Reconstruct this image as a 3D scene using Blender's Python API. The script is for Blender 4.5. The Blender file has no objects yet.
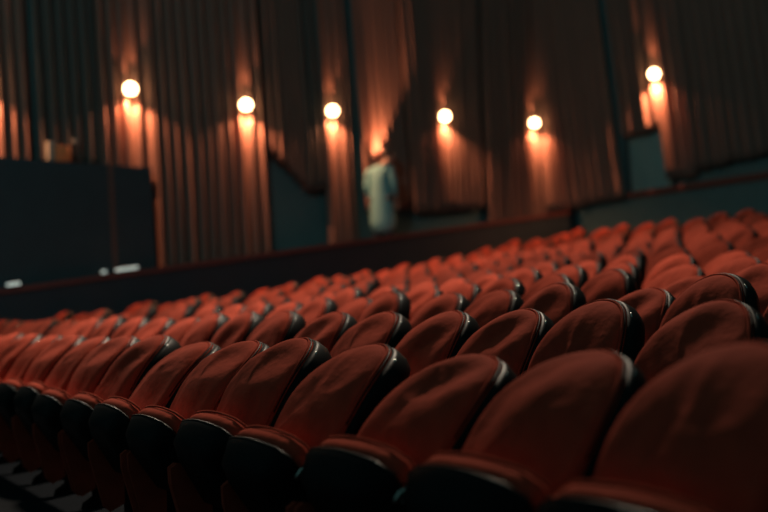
import bpy, bmesh, math, random
from mathutils import Vector, Matrix, noise

random.seed(7)
S = bpy.context.scene
COL = S.collection
R = math.radians

# ------------------------------------------------------------------ camera
FPX = 1067.0                       # focal length in pixels of the 768 wide frame
EYE = 1.03
YAW, PITCH, ROLL = R(31.5), R(1.72), R(3.6)
cf = Vector((math.sin(YAW) * math.cos(PITCH), math.cos(YAW) * math.cos(PITCH), math.sin(PITCH)))
r0 = Vector((math.cos(YAW), -math.sin(YAW), 0))
u0 = r0.cross(cf)
cr = r0 * math.cos(ROLL) - u0 * math.sin(ROLL)
cu = u0 * math.cos(ROLL) + r0 * math.sin(ROLL)
CAM = Vector((0, 0, EYE))

cam_d = bpy.data.cameras.new('camera')
cam = bpy.data.objects.new('camera', cam_d)
COL.objects.link(cam)
m = Matrix.Identity(4)
for i in range(3):
    m[i][0], m[i][1], m[i][2], m[i][3] = cr[i], cu[i], -cf[i], CAM[i]
cam.matrix_world = m
cam_d.sensor_width = 36
cam_d.lens = FPX * 36 / 768
cam_d.clip_start = 0.02
cam_d.dof.use_dof = True
cam_d.dof.focus_distance = 4.2
cam_d.dof.aperture_fstop = 1.2
S.camera = cam

def ray(px, py):
    return (cf + cr * ((px - 384) / FPX) + cu * ((256 - py) / FPX))

def proj(p):
    d = Vector(p) - CAM
    z = d.dot(cf)
    if z < 0.05:
        return None
    return 384 + FPX * d.dot(cr) / z, 256 - FPX * d.dot(cu) / z, z

# fan shaped side wall: Y = W0 + WS*X, the back wall: X = BX
W0, WS, BX = 13.66, 0.167, 14.4
CURT = 0.95                        # the curtained wall stands this far behind the parapet
WN = Vector((WS, -1, 0)).normalized()
WD = Vector((1, WS, 0)).normalized()

def on_side(px, py, off=0.0):
    """the point of the side wall plane (moved back by off) seen at a place in the photo"""
    d = ray(px, py)
    t = (W0 + off) / (d.y - WS * d.x)
    return CAM + d * t

def on_back(px, py, off=0.0):
    d = ray(px, py)
    t = (BX + off) / d.x
    return CAM + d * t

# ------------------------------------------------------------------ materials
def mat(name, col, rough=0.6, metal=0.0, spec=0.5, sheen=0.0, coat=0.0, noise_amt=0.0, noise_scale=20.0, bump=0.0, emit=None, stretch=(1, 1, 1), sheen_tint=None):
    M = bpy.data.materials.new(name)
    M.use_nodes = True
    nt = M.node_tree
    b = nt.nodes['Principled BSDF']
    b.inputs['Base Color'].default_value = (*col, 1)
    b.inputs['Roughness'].default_value = rough
    b.inputs['Metallic'].default_value = metal
    b.inputs['Specular IOR Level'].default_value = spec
    if sheen:
        b.inputs['Sheen Weight'].default_value = sheen
        b.inputs['Sheen Roughness'].default_value = 0.4
        b.inputs['Sheen Tint'].default_value = (*(sheen_tint or col), 1)
    if coat:
        b.inputs['Coat Weight'].default_value = coat
        b.inputs['Coat Roughness'].default_value = 0.15
    if emit:
        b.inputs['Emission Color'].default_value = (*emit[0], 1)
        b.inputs['Emission Strength'].default_value = emit[1]
    if noise_amt or bump:
        tc = nt.nodes.new('ShaderNodeTexCoord')
        mp = nt.nodes.new('ShaderNodeMapping')
        mp.inputs['Scale'].default_value = stretch
        nz = nt.nodes.new('ShaderNodeTexNoise')
        nz.inputs['Scale'].default_value = noise_scale
        nz.inputs['Detail'].default_value = 5
        nt.links.new(tc.outputs['Object'], mp.inputs['Vector'])
        nt.links.new(mp.outputs['Vector'], nz.inputs['Vector'])
        if noise_amt:
            rp = nt.nodes.new('ShaderNodeMixRGB')
            rp.inputs['Color1'].default_value = (*[c * (1 - noise_amt) for c in col], 1)
            rp.inputs['Color2'].default_value = (*[min(1, c * (1 + noise_amt)) for c in col], 1)
            nt.links.new(nz.outputs['Fac'], rp.inputs['Fac'])
            nt.links.new(rp.outputs['Color'], b.inputs['Base Color'])
        if bump:
            bp = nt.nodes.new('ShaderNodeBump')
            bp.inputs['Strength'].default_value = bump
            bp.inputs['Distance'].default_value = 0.01
            nt.links.new(nz.outputs['Fac'], bp.inputs['Height'])
            nt.links.new(bp.outputs['Normal'], b.inputs['Normal'])
    return M

M_VELVET = mat('rust_red_velvet', (0.46, 0.07, 0.04), 0.85, spec=0.03, sheen=0.0, noise_amt=0.28, noise_scale=16, bump=0.5, sheen_tint=(0.9, 0.3, 0.18))
M_SHELL = mat('black_plastic', (0.007, 0.007, 0.0075), 0.45, spec=0.1, noise_amt=0.2, noise_scale=30)
M_FRAME = mat('black_steel', (0.006, 0.006, 0.007), 0.5, spec=0.12)
M_CHROME = mat('worn_chrome', (0.62, 0.66, 0.6), 0.22, metal=1.0)
M_TRIM = mat('dark_chrome_trim', (0.02, 0.021, 0.02), 0.35, metal=1.0)
M_WALL = mat('teal_wall_paint', (0.08, 0.15, 0.15), 0.8, noise_amt=0.15, noise_scale=3)
M_PARA = mat('dark_parapet_paint', (0.02, 0.031, 0.037), 0.75, noise_amt=0.2, noise_scale=4)
M_RAIL = mat('oxblood_rail', (0.15, 0.042, 0.034), 0.5, noise_amt=0.2, noise_scale=9)
M_FLOOR = mat('dark_carpet', (0.012, 0.015, 0.02), 0.95, spec=0.1, noise_amt=0.5, noise_scale=45, bump=0.3)
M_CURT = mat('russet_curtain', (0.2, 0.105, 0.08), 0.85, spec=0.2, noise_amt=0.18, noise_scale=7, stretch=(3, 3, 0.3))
M_CURT2 = mat('unlit_russet_curtain', (0.1, 0.08, 0.068), 0.88, spec=0.2, noise_amt=0.18, noise_scale=7, stretch=(3, 3, 0.3))  # shaded copy of the russet curtain, the lack of light is in the colour
M_BOOTH = mat('dark_blue_board', (0.022, 0.038, 0.043), 0.7, noise_amt=0.25, noise_scale=3)
M_POST = mat('brown_post', (0.12, 0.055, 0.04), 0.6, noise_amt=0.2, noise_scale=8)
M_GLOBE = mat('lit_glass_globe', (1.0, 0.85, 0.6), 0.3, emit=((1.0, 0.62, 0.3), 17.0))
M_BRASS = mat('aged_brass', (0.4, 0.26, 0.1), 0.35, metal=1.0)
M_PLATE = mat('glint_plaque_glow', (0.7, 0.75, 0.7), 0.25, emit=((0.8, 1.0, 0.9), 0.55))  # weak glow standing in for the glints on the rail plaques
M_EXIT = mat('orange_card', (0.75, 0.2, 0.06), 0.6, noise_amt=0.15, noise_scale=14)
M_CREAM = mat('cream_card', (0.3, 0.28, 0.22), 0.6, noise_amt=0.15, noise_scale=14)
M_SKIN = mat('skin', (0.45, 0.27, 0.2), 0.55, noise_amt=0.08, noise_scale=12)
M_SHIRT = mat('pale_teal_cotton', (0.17, 0.4, 0.4), 0.85, noise_amt=0.08, noise_scale=10)
M_DARKCLOTH = mat('dark_cloth', (0.03, 0.032, 0.04), 0.9, noise_amt=0.1, noise_scale=10)
M_HAIR = mat('dark_hair', (0.012, 0.011, 0.011), 0.55, noise_amt=0.3, noise_scale=60, stretch=(1, 1, 0.2))
M_EYE = mat('eye', (0.5, 0.5, 0.48), 0.2)
M_LIP = mat('lip', (0.4, 0.16, 0.14), 0.5)

# ------------------------------------------------------------------ helpers
def obj(name, bm, material, parent=None, smooth=True, loc=None):
    me = bpy.data.meshes.new(name)
    bmesh.ops.recalc_face_normals(bm, faces=bm.faces[:])
    bm.to_mesh(me)
    bm.free()
    me.materials.append(material)
    if smooth:
        for p in me.polygons:
            p.use_smooth = True
    o = bpy.data.objects.new(name, me)
    COL.objects.link(o)
    if parent:
        o.parent = parent
    if loc:
        o.location = loc
    return o

def thing(name, label, cat, loc=(0, 0, 0), rz=0.0, group=None):
    o = bpy.data.objects.new(name, None)
    o.empty_display_size = 0.1
    COL.objects.link(o)
    o.location = loc
    o.rotation_euler = (0, 0, rz)
    return tag(o, label, cat, group)

def tag(o, label, cat, group=None):
    o['label'] = label
    o['category'] = cat
    if group:
        o['group'] = group
    return o

def structure(name, bm, material, smooth=False):
    o = obj(name, bm, material, None, smooth)
    o['kind'] = 'structure'
    return o

def add_box(bm, c, s, rot=None, bevel=0.0):
    v = bmesh.ops.create_cube(bm, size=1.0)['verts']
    for q in v:
        q.co = Vector((q.co.x * s[0], q.co.y * s[1], q.co.z * s[2]))
    if bevel:
        es = list({e for q in v for e in q.link_edges})
        g = bmesh.ops.bevel(bm, geom=es, offset=bevel, segments=2, affect='EDGES', profile=0.5)
        v = list({x for f in g['faces'] for x in f.verts} | {q for q in v if q.is_valid})
    for q in v:
        p = Vector(q.co)
        if rot is not None:
            p = rot @ p
        q.co = p + Vector(c)
    return bm

def prism(bm, base, top):
    """a closed solid between two rings of equal length"""
    a = [bm.verts.new(p) for p in base]
    b = [bm.verts.new(p) for p in top]
    n = len(a)
    bm.faces.new(a[::-1]); bm.faces.new(b)
    for i in range(n):
        bm.faces.new((a[i], a[(i + 1) % n], b[(i + 1) % n], b[i]))

def tube(bm, pts, r, closed=False, seg=6):
    pts = [Vector(p) for p in pts]
    rings = []
    n = len(pts)
    for i, p in enumerate(pts):
        if closed:
            t = pts[(i + 1) % n] - pts[i - 1]
        else:
            t = pts[min(i + 1, n - 1)] - pts[max(i - 1, 0)]
        t.normalize()
        a = t.cross(Vector((0.31, 0.2, 0.93)))
        if a.length < 1e-3:
            a = t.cross(Vector((1, 0, 0)))
        a.normalize(); b = t.cross(a)
        rr = r(i / (n - 1)) if callable(r) else r
        rings.append([bm.verts.new(p + (a * math.cos(k * math.tau / seg) + b * math.sin(k * math.tau / seg)) * rr) for k in range(seg)])
    last = n if closed else n - 1
    for i in range(last):
        A, B = rings[i], rings[(i + 1) % n]
        for k in range(seg):
            bm.faces.new((A[k], A[(k + 1) % seg], B[(k + 1) % seg], B[k]))
    if not closed:
        bm.faces.new(rings[0][::-1]); bm.faces.new(rings[-1])

def lathe(bm, prof, seg=20, axis=Vector((0, 0, 1)), c=Vector((0, 0, 0))):
    a = axis.orthogonal().normalized(); b = axis.cross(a)
    rings = []
    for r_, h in prof:
        rings.append([bm.verts.new(c + axis * h + (a * math.cos(k * math.tau / seg) + b * math.sin(k * math.tau / seg)) * max(r_, 1e-4)) for k in range(seg)])
    for A, B in zip(rings, rings[1:]):
        for k in range(seg):
            bm.faces.new((A[k], A[(k + 1) % seg], B[(k + 1) % seg], B[k]))
    bm.faces.new(rings[0][::-1]); bm.faces.new(rings[-1])

# ------------------------------------------------------------------ the theatre seat
HINGE = 0.25         # the seat's own hinge
PIV = 0.42            # height of the hinge
BH = 0.53             # length of the backrest along its slope
BW = 0.22            # half width

def outline(n=44):
    """outline of the backrest in (y, h): a tapering arch like a petal"""
    pts = []
    def hw(t):
        base = BW * (0.93 + 0.07 * math.sin(min(1, t / 0.35) * math.pi / 2))
        if t > 0.38:
            q = (t - 0.38) / 0.62
            base *= max(0.0, 1 - q ** 2.2) ** (1 / 2.0)
        return base
    m_ = n // 2
    ts = [1 - (1 - i / m_) ** 1.0 for i in range(m_ + 1)]
    ts = [math.sin(x * math.pi / 2) ** 1.15 for x in ts]
    for t in ts:
        pts.append((-hw(t), t * BH))
    for t in reversed(ts[:-1]):
        pts.append((hw(t), t * BH))
    pts = [(a, b - 0.03) for a, b in pts]
    return pts

OUT = outline()
CEN = (0.0, BH * 0.44)

def wrap(y, h):
    """how far the backrest curls forward (-x) at its sides and leans at its lumbar"""
    return -0.055 * (abs(y) / BW) ** 2.2 - 0.018 * math.sin(min(1, max(0, h / BH)) * math.pi)

def make_back(seed):
    bm = bmesh.new()
    rs = [0.0, 0.2, 0.4, 0.58, 0.72, 0.83, 0.91, 0.965, 0.99, 1.0]
    off = Vector((seed * 7.3, seed * 3.1, 0))
    def P(i, r_, d):
        y = CEN[0] + (OUT[i][0] - CEN[0]) * r_
        h = CEN[1] + (OUT[i][1] - CEN[1]) * r_
        return Vector((wrap(y, h) + d, y, h))
    def crease(p):
        q = Vector((p.y * 5, p.z * 5, seed * 4.0))
        a = noise.noise(q + off) * 0.009
        # long soft folds running up the cover
        w = p.y * 9 + p.z * (3 + seed) + noise.noise(q * 0.6) * 1.5
        a += 0.0045 * math.sin(w * 2.2 + seed)
        a += (abs(noise.noise(Vector((p.y * 9, p.z * 4, seed + 5)))) ** 0.6) * 0.006
        return a
    N = len(OUT)
    rings = []
    for r_ in rs[1:]:
        ring = []
        for i in range(N):
            d = -0.05 - 0.098 * max(0.0, 1 - r_ ** 2.0) ** 0.62
            p = P(i, r_, d)
            p.x += 2.3 * crease(p) * (1 - r_ ** 6)
            ring.append(bm.verts.new(p))
        rings.append(ring)
    # rounded boxing going back to the shell
    for (r_, d) in ((1.03, -0.044), (1.038, -0.034), (1.01, -0.016)):
        ring = []
        for i in range(N):
            p = P(i, r_, d)
            nz = noise.noise(Vector((p.y * 11, p.z * 11, seed))) * 0.005
            p.y += nz; p.z += nz
            ring.append(bm.verts.new(p))
        rings.append(ring)
    c = bm.verts.new(P(0, 0.0, -0.148))
    for i in range(N):
        bm.faces.new((c, rings[0][i], rings[0][(i + 1) % N]))
    for A, B in zip(rings, rings[1:]):
        for i in range(N):
            bm.faces.new((A[i], A[(i + 1) % N], B[(i + 1) % N], B[i]))
    bm.faces.new(rings[-1])
    return bm

def make_piping(seed):
    bm = bmesh.new()
    pts = []
    for (y, h) in OUT:
        yy = CEN[0] + (y - CEN[0]) * 1.012; hh = CEN[1] + (h - CEN[1]) * 1.012
        k = noise.noise(Vector((y * 8, h * 8, seed + 2))) * 0.004
        pts.append((wrap(yy, hh) - 0.05 + k, yy, hh + k))
    tube(bm, pts, 0.0045, closed=True, seg=6)
    return bm

def make_shell():
    bm = bmesh.new()
    N = len(OUT)
    rings = []
    for (r_, d) in ((0.985, -0.012), (1.03, -0.03), (1.05, -0.032), (1.075, -0.008), (1.07, 0.035), (1.02, 0.065), (0.75, 0.085), (0.4, 0.092)):
        ring = []
        for (y, h) in OUT:
            yy = CEN[0] + (y - CEN[0]) * r_; hh = CEN[1] + (h - CEN[1]) * r_
            ring.append(bm.verts.new((wrap(yy, hh) + d, yy, hh)))
        rings.append(ring)
    for A, B in zip(rings, rings[1:]):
        for i in range(N):
            bm.faces.new((A[i], A[(i + 1) % N], B[(i + 1) % N], B[i]))
    bm.faces.new(rings[0][::-1]); bm.faces.new(rings[-1])
    return bm

def make_trim():
    bm = bmesh.new()
    pts = []
    N = len(OUT)
    for (y, h) in OUT[int(N * 0.14):int(N * 0.88)]:
        yy = CEN[0] + (y - CEN[0]) * 1.035; hh = CEN[1] + (h - CEN[1]) * 1.035
        pts.append((wrap(yy, hh) - 0.041, yy, hh))
    tube(bm, pts, 0.003, seg=6)
    return bm

SD, SW = 0.36, 0.235   # seat depth and half width
def seat_outline(k=1.0):
    pts = []
    n = 9
    fr = []
    for i in range(n):                       # convex front lip
        y = -SW + 2 * SW * i / (n - 1)
        x = -SD - 0.03 * (1 - (y / SW) ** 2) + (0.016 if i in (0, n - 1) else 0)
        fr.append((x, y))
    pts = [(-0.02, -SW * 0.94), (-0.16, -SW * 0.98), (-0.3, -SW)] + fr + [(-0.3, SW), (-0.16, SW * 0.98), (-0.02, SW * 0.94)]
    c = (-SD * 0.5, 0)
    return [(c[0] + (a - c[0]) * k, c[1] + (b - c[1]) * k) for a, b in pts]

def make_seat():
    bm = bmesh.new()
    rings = []
    for k, z in ((0.35, 0.088), (0.7, 0.083), (0.9, 0.07), (0.98, 0.052), (1.0, 0.03), (0.985, 0.008), (0.9, 0.0)):
        rings.append([bm.verts.new((x, y, z + 0.01 * noise.noise(Vector((x * 7, y * 7, z))))) for x, y in seat_outline(k)])
    N = len(rings[0])
    for A, B in zip(rings, rings[1:]):
        for i in range(N):
            bm.faces.new((A[i], A[(i + 1) % N], B[(i + 1) % N], B[i]))
    bm.faces.new(rings[0]); bm.faces.new(rings[-1][::-1])
    return bm

def make_seat_piping():
    bm = bmesh.new()
    for k, z in ((0.985, 0.058),):
        tube(bm, [(x, y, z) for x, y in seat_outline(k)[1:-1]], 0.005, seg=6)
    return bm

def make_pan():
    bm = bmesh.new()
    rings = []
    for k, z in ((0.97, 0.0), (1.015, -0.002), (1.015, -0.014), (0.97, -0.03), (0.86, -0.075), (0.6, -0.105)):
        rings.append([bm.verts.new((x, y, z)) for x, y in seat_outline(k)])
    N = len(rings[0])
    for A, B in zip(rings, rings[1:]):
        for i in range(N):
            bm.faces.new((A[i], A[(i + 1) % N], B[(i + 1) % N], B[i]))
    bm.faces.new(rings[0]); bm.faces.new(rings[-1][::-1])
    return bm

def make_pan_edge():
    bm = bmesh.new()
    tube(bm, [(x, y, -0.008) for x, y in seat_outline(1.018)[2:-2]], 0.0042, seg=6)
    return bm

def make_frame(s):
    bm = bmesh.new()
    prof = [(-0.12, 0.0), (0.14, 0.0), (0.13, 0.03), (0.05, 0.06), (0.06, 0.3), (0.09, 0.46), (0.05, 0.5), (-0.12, 0.51), (-0.17, 0.49), (-0.15, 0.44), (-0.06, 0.36), (-0.06, 0.06), (-0.11, 0.03)]
    y0, y1 = s * 0.2495, s * 0.2585
    prism(bm, [(x, y0, z) for x, z in prof], [(x, y1, z) for x, z in prof])
    return bm

def make_pad(s):
    """the narrow upholstered strip on the front edge of a side frame"""
    bm = bmesh.new()
    prof = [(-0.13, 0.07), (-0.16, 0.1), (-0.215, 0.34), (-0.215, 0.4), (-0.19, 0.415), (-0.13, 0.4), (-0.05, 0.34), (-0.06, 0.1)]
    y0, y1 = s * 0.2425, s * 0.2605
    prism(bm, [(x, y0, z) for x, z in prof], [(x, y1, z) for x, z in prof])
    return bm

def make_cap(s):
    bm = bmesh.new()
    pts = [(-0.07, s * 0.254, 0.515), (-0.12, s * 0.254, 0.517), (-0.165, s * 0.254, 0.503), (-0.18, s * 0.254, 0.48)]
    tube(bm, pts, 0.0075, seg=8)
    return bm

def make_bracket(s):
    """the bright clip at a top shoulder of the shell"""
    bm = bmesh.new()
    N = len(OUT)
    idx = range(15, 17) if s < 0 else range(N - 16, N - 14)
    pts = []
    for i in idx:
        y, h = OUT[i]
        yy = CEN[0] + (y - CEN[0]) * 1.055; hh = CEN[1] + (h - CEN[1]) * 1.055
        pts.append((wrap(yy, hh) - 0.012, yy, hh))
    tube(bm, pts, 0.0048, seg=8)
    return bm

SEAT_NAME = 'theatre_seat'
VAR = []
for sd in range(5):
    VAR.append((make_back(sd), make_piping(sd)))
back_meshes = []
for i, (b1, b2) in enumerate(VAR):
    o1 = obj('backrest', b1, M_VELVET); o2 = obj('piping', b2, M_VELVET)
    back_meshes.append((o1.data, o2.data))
    bpy.data.objects.remove(o1); bpy.data.objects.remove(o2)

def mesh_of(bm, material, name, smooth=True):
    o = obj(name, bm, material, None, smooth)
    d = o.data
    bpy.data.objects.remove(o)
    return d

ME = {
    'back_shell': mesh_of(make_shell(), M_SHELL, 'back_shell'),
    'edge_trim': mesh_of(make_trim(), M_SHELL, 'edge_trim'),
    'bracket_a': mesh_of(make_bracket(-1), M_CHROME, 'bracket'),
    'bracket_b': mesh_of(make_bracket(1), M_CHROME, 'bracket'),
    'seat': mesh_of(make_seat(), M_VELVET, 'seat'),
    'seat_piping': mesh_of(make_seat_piping(), M_VELVET, 'seat_piping'),
    'seat_pan': mesh_of(make_pan(), M_SHELL, 'seat_pan'),
    'pan_edge': mesh_of(make_pan_edge(), M_TRIM, 'pan_edge'),
    'frame_a': mesh_of(make_frame(-1), M_FRAME, 'side_frame', False),
    'frame_b': mesh_of(make_frame(1), M_FRAME, 'side_frame', False),
    'pad_a': mesh_of(make_pad(-1), M_VELVET, 'side_pad', False),
    'pad_b': mesh_of(make_pad(1), M_VELVET, 'side_pad', False),
    'cap_a': mesh_of(make_cap(-1), M_CHROME, 'arm_cap'),
    'cap_b': mesh_of(make_cap(1), M_CHROME, 'arm_cap'),
}

def part(name, me, parent, z=0.0, ry=0.0):
    o = bpy.data.objects.new(name, me)
    COL.objects.link(o)
    o.parent = parent
    o.location = (0, 0, z)
    o.rotation_euler = (0, ry, 0)
    return o

def make_chair(k, loc, rz, recline, tilt, variant, label, group):
    t = thing(SEAT_NAME, label, 'seat', loc, rz, group)
    bmsh, pmsh = back_meshes[variant]
    b = part('backrest', bmsh, t, PIV, recline)
    part('piping', pmsh, b)
    sh = part('back_shell', ME['back_shell'], t, PIV, recline)
    part('edge_trim', ME['edge_trim'], sh)
    c1 = part('bracket', ME['bracket_a'], sh); c2 = part('bracket', ME['bracket_b'], sh)
    st = part('seat', ME['seat'], t, HINGE, tilt)
    part('seat_piping', ME['seat_piping'], st)
    pn = part('seat_pan', ME['seat_pan'], t, HINGE, tilt)
    part('pan_edge', ME['pan_edge'], pn)
    for s in 'ab':
        f = part('side_frame', ME['frame_' + s], t)
        part('arm_cap', ME['cap_' + s], f)
        if k < 3:
            part('side_pad', ME['pad_' + s], f)
    return t

ORD = ['first', 'second', 'third', 'fourth', 'fifth', 'sixth', 'seventh', 'eighth', 'ninth', 'tenth', 'eleventh', 'twelfth',
       'thirteenth', 'fourteenth', 'fifteenth', 'sixteenth', 'seventeenth', 'eighteenth', 'nineteenth', 'twentieth', 'twenty-first']
ROWX0, PITCHX, RISE, SP = 1.6, 0.94, 0.083, 0.53
NROW = 13
def rowz(k):
    return 0.035 * k + 0.00375 * k * k
PHASE = {0: 2.60, 1: 3.97, 2: 4.2}
rows = []
for k in range(NROW):
    X = ROWX0 + PITCHX * k
    z = rowz(k)
    yend = W0 - 0.5 + WS * X
    ph = PHASE.get(k, 0.25 * (k % 2) + 0.1 * k)
    seats = []
    i0 = math.floor((0.2 - ph) / SP)
    i = i0
    while ph + i * SP < yend:
        Y = ph + i * SP
        i += 1
        p = proj((X + 0.2, Y, z + 0.75))
        if p is None:
            continue
        q = proj((X - 0.3, Y, z + 0.4))
        xs = [p[0]] + ([q[0]] if q else [])
        marg = 0.32 * FPX / p[2]
        if max(xs) < -marg * 0.4 or min(xs) > 768 + marg * 0.55:
            continue
        seats.append((X, Y, z))
    rows.append(seats)

rowname = lambda k: 'front row' if k == 0 else ('rearmost row' if k == NROW - 1 else ORD[k] + ' row')
SEATS = []
for k, seats in enumerate(rows):
    n = len(seats)
    for j, (X, Y, z) in enumerate(seats):
        rnd = random.Random(k * 100 + j)
        if k == 0:
            rec = R({2: 41, 3: 46, 4: 40, 5: 36, 7: 42}.get(j, 37 + rnd.uniform(-4, 5)))
        elif k == 1:
            rec = R(29 + rnd.uniform(-5, 5))
        else:
            rec = R(28 + rnd.uniform(-11, 12))
        if j < (n + 1) // 2:
            where = 'nearest the right edge of the picture' if j == 0 else ORD[j] + ' from the right edge of the picture'
        else:
            e = n - 1 - j
            where = 'at its far left end' if e == 0 else ORD[e] + ' from its far left end'
        lab = 'rust-red velvet tip-up seat in the %s, %s' % (rowname(k), where)
        SEATS.append(make_chair(k, (X + rnd.uniform(-.012, .012), Y + rnd.uniform(-.003, .003), z), R(rnd.uniform(-.7, .7)), rec,
                                R(61 + rnd.uniform(-3, 3)), rnd.randrange(5), lab, 'rust-red seats of the ' + rowname(k)))

# ------------------------------------------------------------------ floor (raked terraces)
bm = bmesh.new()
edges = [(-3.0, 0.0)]
for k in range(1, NROW):
    xe = ROWX0 + PITCHX * k - 0.5
    edges += [(xe, rowz(k - 1)), (xe, rowz(k))]
edges.append((BX + 0.2, rowz(NROW - 1)))
y0 = -3.0
low = [(x, y0, z) for x, z in edges] + [(BX + 0.2, y0, -0.3), (-3.0, y0, -0.3)]
high = [(x, W0 + WS * x + 0.02, z) for x, y, z in low[:-2]] + [(BX + 0.2, W0 + WS * (BX + 0.2) + 0.02, -0.3), (-3.0, W0 - 3 * WS, -0.3)]
prism(bm, low, high)
structure('floor', bm, M_FLOOR)

# ------------------------------------------------------------------ parapet with its rail beside the seats
def parapet_z(X):
    return EYE + 0.281 + (X - 2.93) * 0.0887
def side_solid(name, x0, x1, offa, offb, za, zb, material):
    """a slab that follows the side wall from x0 to x1"""
    bm = bmesh.new()
    def ring(x):
        out = []
        for off, z in ((offa, za), (offb, za), (offb, zb), (offa, zb)):
            out.append((x, W0 + off + WS * x, z(x) if callable(z) else z))
        return out
    prism(bm, ring(x0), ring(x1))
    return structure(name, bm, material)
side_solid('wall_parapet', -3.0, BX, 0.0, 0.12, -0.3, lambda x: parapet_z(x) - 0.05, M_PARA)
side_solid('trim_1', -3.0, BX, -0.035, 0.155, lambda x: parapet_z(x) - 0.05, lambda x: parapet_z(x) + 0.015, M_RAIL)
WALK = lambda x: parapet_z(x) - 0.29
side_solid('floor_walkway', -3.0, BX, 0.12, CURT + 0.02, -0.3, WALK, M_FLOOR)
side_solid('wall_left', -3.0, BX + 0.3, CURT, CURT + 0.2, -0.3, 7.6, M_WALL)
# back wall
bm = bmesh.new()
add_box(bm, (BX + 0.1, 6.5, 3.6), (0.2, 21.0, 8.0))
structure('wall_back', bm, M_WALL)
yb = W0 + WS * BX
bm = bmesh.new()
add_box(bm, (BX - 0.03, (yb - 3) / 2, EYE + 1.44), (0.08, yb + 3, 0.11), bevel=0.012)
structure('trim_2', bm, M_RAIL)

# ------------------------------------------------------------------ curtains
LOFF = CURT - 0.33
LAMPS = [on_side(x, y, LOFF) for x, y in ((130.5, 89), (246, 105), (332.5, 111), (445, 116.5), (534.5, 123))]
LAMPS.append(on_side(-22, 80, LOFF))
LAMP_BACK = on_back(654, 74, -0.33)
def sstep(x):
    x = min(1.0, max(0.0, x)); return x * x * (3 - 2 * x)
def drape(name_label, pts_top, pts_hem, plane, seed, material, lam=0.185, amp=0.11, group='russet wall curtains', dark=False):
    """pts_top / pts_hem: the two upper and the two lower corners as points of the wall plane"""
    T0, T1 = pts_top; H0, H1 = pts_hem
    wdt = max((T1 - T0).length, (H1 - H0).length)
    nu = max(24, int(wdt / lam * 22)); nz = 26
    nrm = WN if plane == 'side' else Vector((-1, 0, 0))
    rnd = random.Random(seed)
    bm = bmesh.new()
    grid = []
    for a in range(nu + 1):
        u = a / nu
        col = []
        for b in range(nz + 1):
            v = b / nz
            p = (T0.lerp(T1, u)).lerp(H0.lerp(H1, u), v)
            s = u * wdt
            ph = s / lam * math.tau + 2.2 * noise.noise(Vector((s * 1.7, seed, 0))) + 0.5 * noise.noise(Vector((s * 1.2, seed, v * 1.6)))
            am = amp * (0.55 + 0.75 * abs(noise.noise(Vector((s * 2.3, seed + 3, v * 0.5))))) * (0.7 + 0.4 * v)
            w = math.sin(ph)
            w = 2 * (0.5 + 0.5 * w) ** 1.7 - 1
            d = am * (w + 0.2 * math.sin(2 * ph + 1)) + 0.03 * noise.noise(Vector((s * 0.8, seed + 9, v * 2)))
            d += amp * 1.4
            hemz = 0.03 * noise.noise(Vector((s * 3, seed + 1, 4))) * v
            col.append(bm.verts.new(p + nrm * d + Vector((0, 0, hemz))))
        grid.append(col)
    for a in range(nu):
        for b in range(nz):
            bm.faces.new((grid[a][b], grid[a + 1][b], grid[a + 1][b + 1], grid[a][b + 1]))
    o = obj('curtain', bm, material)
    md = o.modifiers.new('thickness', 'SOLIDIFY'); md.thickness = 0.008
    tag(o, name_label, 'curtain', group)
    return o

COFF = CURT - 0.03
def side_drape(label, x0, x1, hem0, hem1, seed, material=None, tx0=None, tx1=None, lam=0.185, amp=0.11, fwd=0.0, ztop=7.0):
    """x0, x1: where its hem runs; hem0, hem1: how far down it comes (None: to the walkway)"""
    def hem(x, h):
        if h is None:
            p = on_side(x, 200, COFF - fwd)
            return Vector((p.x, p.y, WALK(p.x) + 0.02))
        return on_side(x, h, COFF - fwd)
    H0, H1 = hem(x0, hem0), hem(x1, hem1)
    def top(x, H):
        p = H if x is None else on_side(x, 60, COFF - fwd)
        return Vector((p.x, p.y, ztop))
    return drape(label, (top(tx0, H0), top(tx1, H1)), (H0, H1), 'side', seed, material or M_CURT, lam, amp)

side_drape('lit russet curtain at the far left edge of the picture', -60, 33, 216, 214, 1)
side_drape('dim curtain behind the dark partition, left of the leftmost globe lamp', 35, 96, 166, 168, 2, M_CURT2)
side_drape('russet curtain behind the leftmost globe lamp, ending at the dark partition', 100, 149.5, 190, 192, 3)
side_drape('long russet curtain between the leftmost and second globe lamp, reaching the rail', 150, 216, None, None, 4)
side_drape('russet curtain behind the second globe lamp from the left', 217, 262, None, None, 5)
side_drape('short curtain with a slanting hem right of the second globe lamp', 264, 301, 152, 192, 6)
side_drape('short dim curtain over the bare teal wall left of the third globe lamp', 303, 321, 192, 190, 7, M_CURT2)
side_drape('long russet curtain behind the third globe lamp from the left', 322, 348, None, None, 8)
side_drape('bright orange-lit curtain swept aside behind the person', 363, 406, 214, 209, 9, None, 351, 394, lam=0.16, amp=0.075)
side_drape('russet curtain behind the fourth globe lamp, hem above the rail', 409, 476, 214, 210, 10, None, 396, 476)
side_drape('russet curtain behind the fifth globe lamp, beside the back wall corner', 480, 540, None, None, 11, None, 480, 540)

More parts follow.
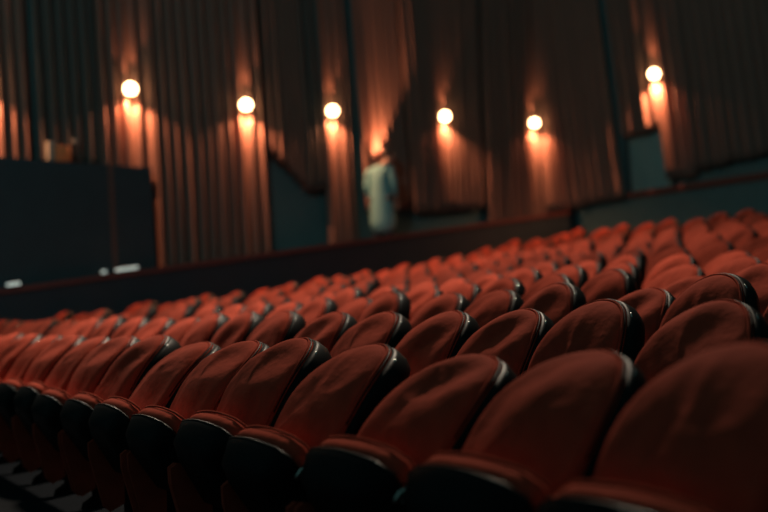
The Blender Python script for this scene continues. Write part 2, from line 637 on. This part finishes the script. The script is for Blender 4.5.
def back_drape(label, x0, x1, hem0, hem1, seed, material=None, lean=0.35, lam=0.185, amp=0.11, ztop=7.2):
    H0, H1 = on_back(x0, hem0, -0.02), on_back(x1, hem1, -0.02)
    T0, T1 = [Vector((h.x, h.y + lean * (ztop - h.z) / 4, ztop)) for h in (H0, H1)]
    return drape(label, (T0, T1), (H0, H1), 'back', seed, material or M_CURT, 0.22, 0.12)
back_drape('long russet curtain on the back wall left of the teal hatch', 548, 629, 214, 198, 21)
back_drape('short russet curtain hanging over the teal hatch under the topmost lamp', 630, 671, 139, 128, 22)
back_drape('narrow russet curtain drawn tight along the right side of the teal hatch', 674, 701, 179, 176, 23)
back_drape('russet curtain on the back wall at the right edge of the picture', 704, 800, 170, 148, 24)

# teal hatch in the back wall between the curtains
hb0, hb1 = on_back(634, 195), on_back(674, 189)
hw_, zt, zb_ = abs(hb0.y - hb1.y), EYE + 2.82, EYE + 1.5
ym = (hb0.y + hb1.y) / 2
bm = bmesh.new()
add_box(bm, (BX - 0.012, ym, (zt + zb_) / 2), (0.024, hw_ + 0.06, zt - zb_), bevel=0.004)
door = obj('door_1', bm, mat('pale_teal_board', (0.16, 0.32, 0.32), 0.75, noise_amt=0.12, noise_scale=3))
door['kind'] = 'structure'
bm = bmesh.new()
for s in (-1, 1):
    add_box(bm, (BX - 0.03, ym + s * (hw_ / 2 + 0.05), (zt + zb_) / 2), (0.06, 0.07, zt - zb_ + 0.1), bevel=0.006)
add_box(bm, (BX - 0.03, ym, zt + 0.04), (0.06, hw_ + 0.17, 0.08), bevel=0.006)
obj('door_frame', bm, M_PARA, door)

# ------------------------------------------------------------------ wall lamps
def wall_lamp(p, nrm, label, down=210.0, up=26.0):
    """p: centre of the globe, nrm: direction from the wall into the room"""
    t = thing('wall_lamp', label, 'lamp', p, 0, 'globe lamps along the curtained walls')
    n = Vector(nrm)
    bm = bmesh.new(); prof = [(0.094 * math.sin(math.pi * i / 12), -0.096 * math.cos(math.pi * i / 12)) for i in range(13)]
    lathe(bm, prof, 20); obj('globe', bm, M_GLOBE, t)
    bm = bmesh.new()
    back = -n * 0.31
    pts = [Vector((0, 0, -0.09)), Vector((0, 0, -0.105)) - n * 0.02, Vector((0, 0, -0.12)) - n * 0.09, Vector((0, 0, -0.1)) - n * 0.22, Vector((0, 0, -0.07)) + back]
    tube(bm, pts, 0.011, seg=8); obj('arm', bm, M_BRASS, t)
    bm = bmesh.new(); lathe(bm, [(0.0, -0.109), (0.03, -0.107), (0.036, -0.097), (0.036, -0.086), (0.0, -0.084)], 16); obj('cup', bm, M_BRASS, t)
    bm = bmesh.new(); lathe(bm, [(0.0, -0.02), (0.055, -0.02), (0.06, 0.0), (0.045, 0.015), (0.0, 0.02)], 18, n, back + Vector((0, 0, -0.07))); obj('wall_plate', bm, M_BRASS, t)
    for dz, ang, pw in ((-1, 146, down), (1, 66, up)):       # the lamp throws a wide cone down and a narrow one up
        L = bpy.data.lights.new('lamp_light', 'SPOT')
        L.energy = pw; L.spot_size = R(ang); L.spot_blend = 0.55; L.shadow_soft_size = 0.03; L.color = (1.0, 0.4, 0.19)
        lo = bpy.data.objects.new('lamp_light', L); COL.objects.link(lo); lo.parent = t
        lo.location = Vector((0, 0, 0.115 * dz))
        lo.rotation_euler = (Vector((0, 0, dz)) - n * 0.05).to_track_quat('-Z', 'Y').to_euler()
    return t

names = ['leftmost of the row of lit globe lamps, at the dark partition', 'second lit globe lamp from the left, on the long curtains',
         'third lit globe lamp from the left, left of the standing person', 'fourth lit globe lamp from the left, right of the standing person',
         'fifth lit globe lamp from the left, next to the back wall corner',
         'lit globe lamp just outside the left edge of the picture']
for L, nm in zip(LAMPS, names):
    wall_lamp(L, WN, nm)
up = on_side(381, 166, LOFF)
t = thing('uplight', 'small added brass cup uplight, unseen behind the neck of the standing person', 'lamp', up)  # unseen fixture, added to light the curtain above the person
bm = bmesh.new(); lathe(bm, [(0.0, -0.07), (0.025, -0.065), (0.04, -0.02), (0.05, 0.02), (0.044, 0.02), (0.034, -0.015), (0.0, -0.03)], 18); obj('cup', bm, M_BRASS, t)
bm = bmesh.new(); tube(bm, [Vector((0, 0, -0.06)), Vector((0, 0, -0.09)) - WN * 0.05, Vector((0, 0, -0.08)) - WN * 0.08, Vector((0, 0, -0.07)) - WN * 0.12], 0.01, seg=8); obj('arm', bm, M_BRASS, t)
L = bpy.data.lights.new('added_uplight', 'SPOT'); L.energy = 420; L.spot_size = R(66); L.spot_blend = 0.6; L.shadow_soft_size = 0.03; L.color = (1.0, 0.4, 0.19)
lo = bpy.data.objects.new('added_uplight', L); COL.objects.link(lo); lo.parent = t
lo.location = (0, 0, 0.03); lo.rotation_euler = (Vector((0, 0, 1)) - WN * 0.08).to_track_quat('-Z', 'Y').to_euler()
wall_lamp(LAMP_BACK, Vector((-1, 0, 0)), 'highest lit globe lamp, alone on the back wall above the teal hatch', 360.0, 36.0)

# ------------------------------------------------------------------ dark partition at the left, things on it, glint plaques on the rail
PO = CURT - 0.5
pa, pb, pc = on_side(-70, 152, PO), on_side(110, 163, PO), on_side(151, 168, PO)
t = thing('partition', 'large dark partition standing behind the rail at the left, split by a brown post', 'partition', ((pa.x + pc.x) / 2, W0 + PO + WS * (pa.x + pc.x) / 2, WALK((pa.x + pc.x) / 2)))
org = Vector(t.location)
def slab(x0, x1, z0, z1, dep=0.08):
    bm = bmesh.new()
    def ring(x):
        return [Vector((x, W0 + PO + o + WS * x, z)) - org for o, z in ((0, z0(x)), (dep, z0(x)), (dep, z1(x)), (0, z1(x)))]
    prism(bm, ring(x0), ring(x1)); return bm
topz = lambda x: pa.z + (pc.z - pa.z) * (x - pa.x) / (pc.x - pa.x)
obj('panel', slab(pa.x, pb.x - 0.04, lambda x: WALK(x), topz), M_BOOTH, t, False)
obj('panel', slab(pb.x + 0.04, pc.x, lambda x: WALK(x), topz), M_BOOTH, t, False)
obj('post', slab(pb.x - 0.04, pb.x + 0.04, lambda x: WALK(x), topz, 0.12), M_POST, t, False)

def card(name, x0, x1, ytop, ybot, material, label, cat, dep=0.1):
    a, b = on_side(x0, ytop, PO + 0.0), on_side(x1, ytop, PO + 0.0)
    bm = bmesh.new()
    h = (ybot - ytop) * a.length / FPX
    z0 = topz((a.x + b.x) / 2) + 0.004
    add_box(bm, (0, 0, h / 2), (abs(b.x - a.x), dep, h), bevel=0.008)
    o = obj(name, bm, material)
    xm = (a.x + b.x) / 2
    o.location = (xm, W0 + PO + 0.045 + WS * xm, z0)
    o.rotation_euler = (0, 0, math.atan(WS))
    tag(o, label, cat)
    return o
card('cream_carton', 47, 53, 138, 156, M_CREAM, 'small cream carton on top of the dark partition, left of the orange one', 'box')
card('orange_carton', 54, 69.5, 141, 156, M_EXIT, 'small orange carton on top of the dark partition', 'box')
a = on_side(74, 141, PO + 0.04)
tt = thing('pale_glint_stem', 'tiny pale glint head on a stem on the dark partition beside the orange carton', 'lamp', (a.x, a.y, topz(a.x) + 0.002))  # pale head on a stem, standing in for a small white glint
hh = a.z - topz(a.x)
bm = bmesh.new(); tube(bm, [(0, 0, 0), (0, 0, hh - 0.02)], 0.008, seg=8); obj('stem', bm, M_FRAME, tt)
bm = bmesh.new(); lathe(bm, [(0.0, -0.02), (0.028, -0.015), (0.034, 0.01), (0.02, 0.03), (0.0, 0.032)], 14, WN, Vector((0, 0, hh))); obj('glint_head', bm, M_CREAM, tt)

def strip(x0, x1, y, label):  # a rail plaque whose glint is given as glow
    a, b = on_side(x0, y, -0.02), on_side(x1, y, -0.02)
    xm = (a.x + b.x) / 2
    L = abs(b.x - a.x)
    ang = math.atan(0.0887)
    t = thing('rail_glint_plaque', label, 'plaque', (xm, W0 + 0.05 + WS * xm, parapet_z(xm) + 0.016), math.atan(WS), 'small glint plaques on the rail')
    rot = Matrix.Rotation(-ang, 3, 'Y')
    bm = bmesh.new(); add_box(bm, (0, 0, 0.012), (L + 0.03, 0.07, 0.022), rot, 0.004); obj('base', bm, M_FRAME, t)
    bm = bmesh.new(); add_box(bm, (0, -0.01, 0.04), (L, 0.05, 0.034), rot, 0.008); obj('glint_face', bm, M_PLATE, t)
strip(8, 21, 287, 'long pale glint plaque on the rail at the left edge of the picture')
strip(103, 107, 271.5, 'small round-looking pale glint plaque on the rail below the brown post')
strip(117, 139, 269, 'bright bar-shaped glint plaque on the rail right of the brown post')

# ------------------------------------------------------------------ the person behind the rail
def skin(name, V, E, RAD, material, parent, lev=2, root=0):
    me = bpy.data.meshes.new(name)
    me.from_pydata(V, E, [])
    me.materials.append(material)
    o = bpy.data.objects.new(name, me)
    COL.objects.link(o)
    o.parent = parent
    o.modifiers.new('skin', 'SKIN').use_smooth_shade = True
    sv = me.skin_vertices[0].data
    for i, r_ in enumerate(RAD):
        sv[i].radius = r_ if isinstance(r_, tuple) else (r_, r_)
        sv[i].use_root = (i == root)
    s = o.modifiers.new('smooth', 'SUBSURF'); s.levels = lev; s.render_levels = lev
    return o

class Sk:
    def __init__(s): s.V, s.E, s.R, s.n = [], [], [], {}
    def v(s, key, p, r_, link=None):
        s.n[key] = len(s.V); s.V.append(p); s.R.append(r_)
        if link is not None: s.E.append((s.n[link], s.n[key]))
    def build(s, name, material, parent, lev=2): return skin(name, s.V, s.E, s.R, material, parent, lev)

pf = on_side(379, 160, CURT - 0.62)
pz = WALK(pf.x)
BODYROT = R(40)              # the body faces along the wall and away from the seats (+x is its front)
person = thing('person', 'person with dark hair in a long pale teal coat standing behind the rail, facing right', 'person', (pf.x, pf.y, pz + 0.0), BODYROT)
person.scale = (1.02, 1.02, 1.03)
b = Sk()
HD = R(-48)                  # the head is turned right, in profile to the seats
def hd(x, y, z):
    return (0.075 + x * math.cos(HD) - y * math.sin(HD), -0.14 + x * math.sin(HD) + y * math.cos(HD), z)
b.v('pelvis', (0, 0, 0.94), 0.135)
b.v('belly', (0.01, 0, 1.08), 0.125, 'pelvis')
b.v('chest', (0, 0, 1.26), 0.135, 'belly')
b.v('collar', (-0.005, 0, 1.41), 0.09, 'chest')
b.v('neck', (0.03, -0.05, 1.49), 0.055, 'collar')
b.v('jaw', hd(0.012, 0, 1.575), 0.068, 'neck')
b.v('face', hd(0.012, 0, 1.635), 0.084, 'jaw')
b.v('crown', hd(-0.005, 0, 1.70), 0.078, 'face')
b.v('nose', hd(0.108, 0, 1.625), 0.013, 'face')
b.v('chin', hd(0.078, 0, 1.555), 0.022, 'jaw')
for s, t_ in ((1, 'l'), (-1, 'r')):
    b.v('ear' + t_, hd(-0.005, s * 0.094, 1.63), 0.014, 'face')
    b.v('sh' + t_, (-0.005, s * 0.185, 1.395), 0.06, 'collar')
    b.v('el' + t_, (-0.02, s * 0.235, 1.11), 0.043, 'sh' + t_)
    b.v('wr' + t_, (0.12, s * 0.22, 0.9), 0.028, 'el' + t_)
    b.v('pm' + t_, (0.155, s * 0.215, 0.845), 0.03, 'wr' + t_)
    for f_, (dx, dy, ln) in enumerate(((0.018, -0.030, 0.085), (0.012, -0.010, 0.095), (0.006, 0.010, 0.09), (0.0, 0.028, 0.07))):
        base = (0.165 + dx, s * (0.215 + dy), 0.822)
        b.v('fa%d' % f_ + t_, base, 0.0095, 'pm' + t_)
        b.v('fb%d' % f_ + t_, (base[0] + 0.012, base[1], base[2] - ln * 0.55), 0.0085, 'fa%d' % f_ + t_)
        b.v('fc%d' % f_ + t_, (base[0] + 0.002, base[1], base[2] - ln), 0.0075, 'fb%d' % f_ + t_)
    b.v('ta' + t_, (0.185, s * 0.185, 0.85), 0.012, 'pm' + t_)
    b.v('tb' + t_, (0.205, s * 0.178, 0.81), 0.0095, 'ta' + t_)
    b.v('hip' + t_, (0, s * 0.095, 0.88), 0.095, 'pelvis')
    b.v('kn' + t_, (0.015, s * 0.105, 0.49), 0.06, 'hip' + t_)
    b.v('an' + t_, (-0.01, s * 0.11, 0.09), 0.04, 'kn' + t_)
    b.v('to' + t_, (0.13, s * 0.12, 0.035), 0.034, 'an' + t_)
b.build('body', M_SKIN, person)
c = Sk()
c.v('skirt', (0.0, 0, 0.32), 0.24)
c.v('hem', (0.005, 0, 0.86), 0.215, 'skirt')
c.v('belly', (0.01, 0, 1.06), 0.2, 'hem')
c.v('chest', (0, 0, 1.26), 0.175, 'belly')
c.v('collar', (-0.005, 0, 1.41), 0.105, 'chest')
c.v('neck', (0.015, -0.025, 1.455), 0.066, 'collar')
for s in (1, -1):
    c.v('sh%d' % s, (-0.005, s * 0.19, 1.395), 0.078, 'collar')
    c.v('ar%d' % s, (-0.015, s * 0.225, 1.2), 0.066, 'sh%d' % s)
    c.v('el%d' % s, (-0.02, s * 0.238, 1.1), 0.06, 'ar%d' % s)
    c.v('cu%d' % s, (0.09, s * 0.225, 0.945), 0.042, 'el%d' % s)
c.build('long_coat', M_SHIRT, person)
d = Sk()
d.v('waist', (0, 0, 0.96), 0.15)
for s in (1, -1):
    d.v('hip%d' % s, (0, s * 0.095, 0.87), 0.108, 'waist')
    d.v('kn%d' % s, (0.015, s * 0.105, 0.49), 0.078, 'hip%d' % s)
    d.v('an%d' % s, (-0.01, s * 0.11, 0.08), 0.066, 'kn%d' % s)
d.build('trousers', M_DARKCLOTH, person)
for s in (1, -1):
    e = Sk()
    e.v('heel', (-0.05, s * 0.11, 0.042), 0.042); e.v('mid', (0.05, s * 0.115, 0.045), 0.046, 'heel'); e.v('toe', (0.17, s * 0.125, 0.034), 0.036, 'mid')
    e.build('shoe', M_DARKCLOTH, person)
hcap = Sk()
hcap.v('back', hd(-0.05, 0, 1.60), 0.062)
hcap.v('mid', hd(-0.03, 0, 1.665), 0.115, 'back')
hcap.v('top', hd(-0.008, 0, 1.72), 0.115, 'mid')
hcap.v('front', hd(0.06, 0, 1.735), 0.06, 'top')
hcap.build('hair', M_HAIR, person)
for s in (1, -1):
    bm = bmesh.new(); bmesh.ops.create_uvsphere(bm, u_segments=12, v_segments=8, radius=0.012)
    obj('eye', bm, M_EYE, person, loc=hd(0.083, s * 0.032, 1.645))
bm = bmesh.new(); tube(bm, [hd(0.072, -0.024, 1.583), hd(0.088, 0, 1.582), hd(0.072, 0.024, 1.583)], 0.007, seg=6)
obj('mouth', bm, M_LIP, person)

# ------------------------------------------------------------------ light
w = bpy.data.worlds.new('world'); S.world = w
w.use_nodes = True
bg = w.node_tree.nodes['Background']
bg.inputs['Color'].default_value = (0.42, 0.98, 1.0, 1)
bg.inputs['Strength'].default_value = 0.05

def spot(name, loc, target, power, size, col, blend=0.8, rad=0.35):
    L = bpy.data.lights.new(name, 'SPOT'); L.energy = power; L.spot_size = R(size); L.spot_blend = blend; L.shadow_soft_size = rad; L.color = col
    o = bpy.data.objects.new(name, L); COL.objects.link(o)
    o.location = loc
    o.rotation_euler = (Vector(target) - Vector(loc)).to_track_quat('-Z', 'Y').to_euler()
    return o
WARM = (1.0, 0.82, 0.63)
spot('house_light', (2.8, 12.0, 5.8), (1.9, 7.8, 0.6), 1100, 46, WARM)
spot('house_light', (7.2, 8.6, 7.4), (3.6, 5.6, 0.6), 1900, 62, WARM)
spot('house_light', (8.6, 12.4, 8.2), (8.0, 10.6, 0.8), 1450, 70, WARM)
spot('house_light', (4.0, 11.6, 7.4), (3.6, 9.6, 0.6), 800, 60, WARM)
spot('stage_side_fill', (-3.0, 2.0, 7.0), (8.0, 15.5, 4.5), 1050, 62, (0.5, 0.95, 1.0), 0.5, 0.6)  # unseen teal fill from the stage side, added to lift walls and curtains

S.view_settings.view_transform = 'Standard'
S.view_settings.look = 'None'
S.view_settings.exposure = 0.0
S.view_settings.gamma = 1.0
S.view_settings.use_curve_mapping = False
S.cycles.use_denoising = True
S.cycles.max_bounces = 6
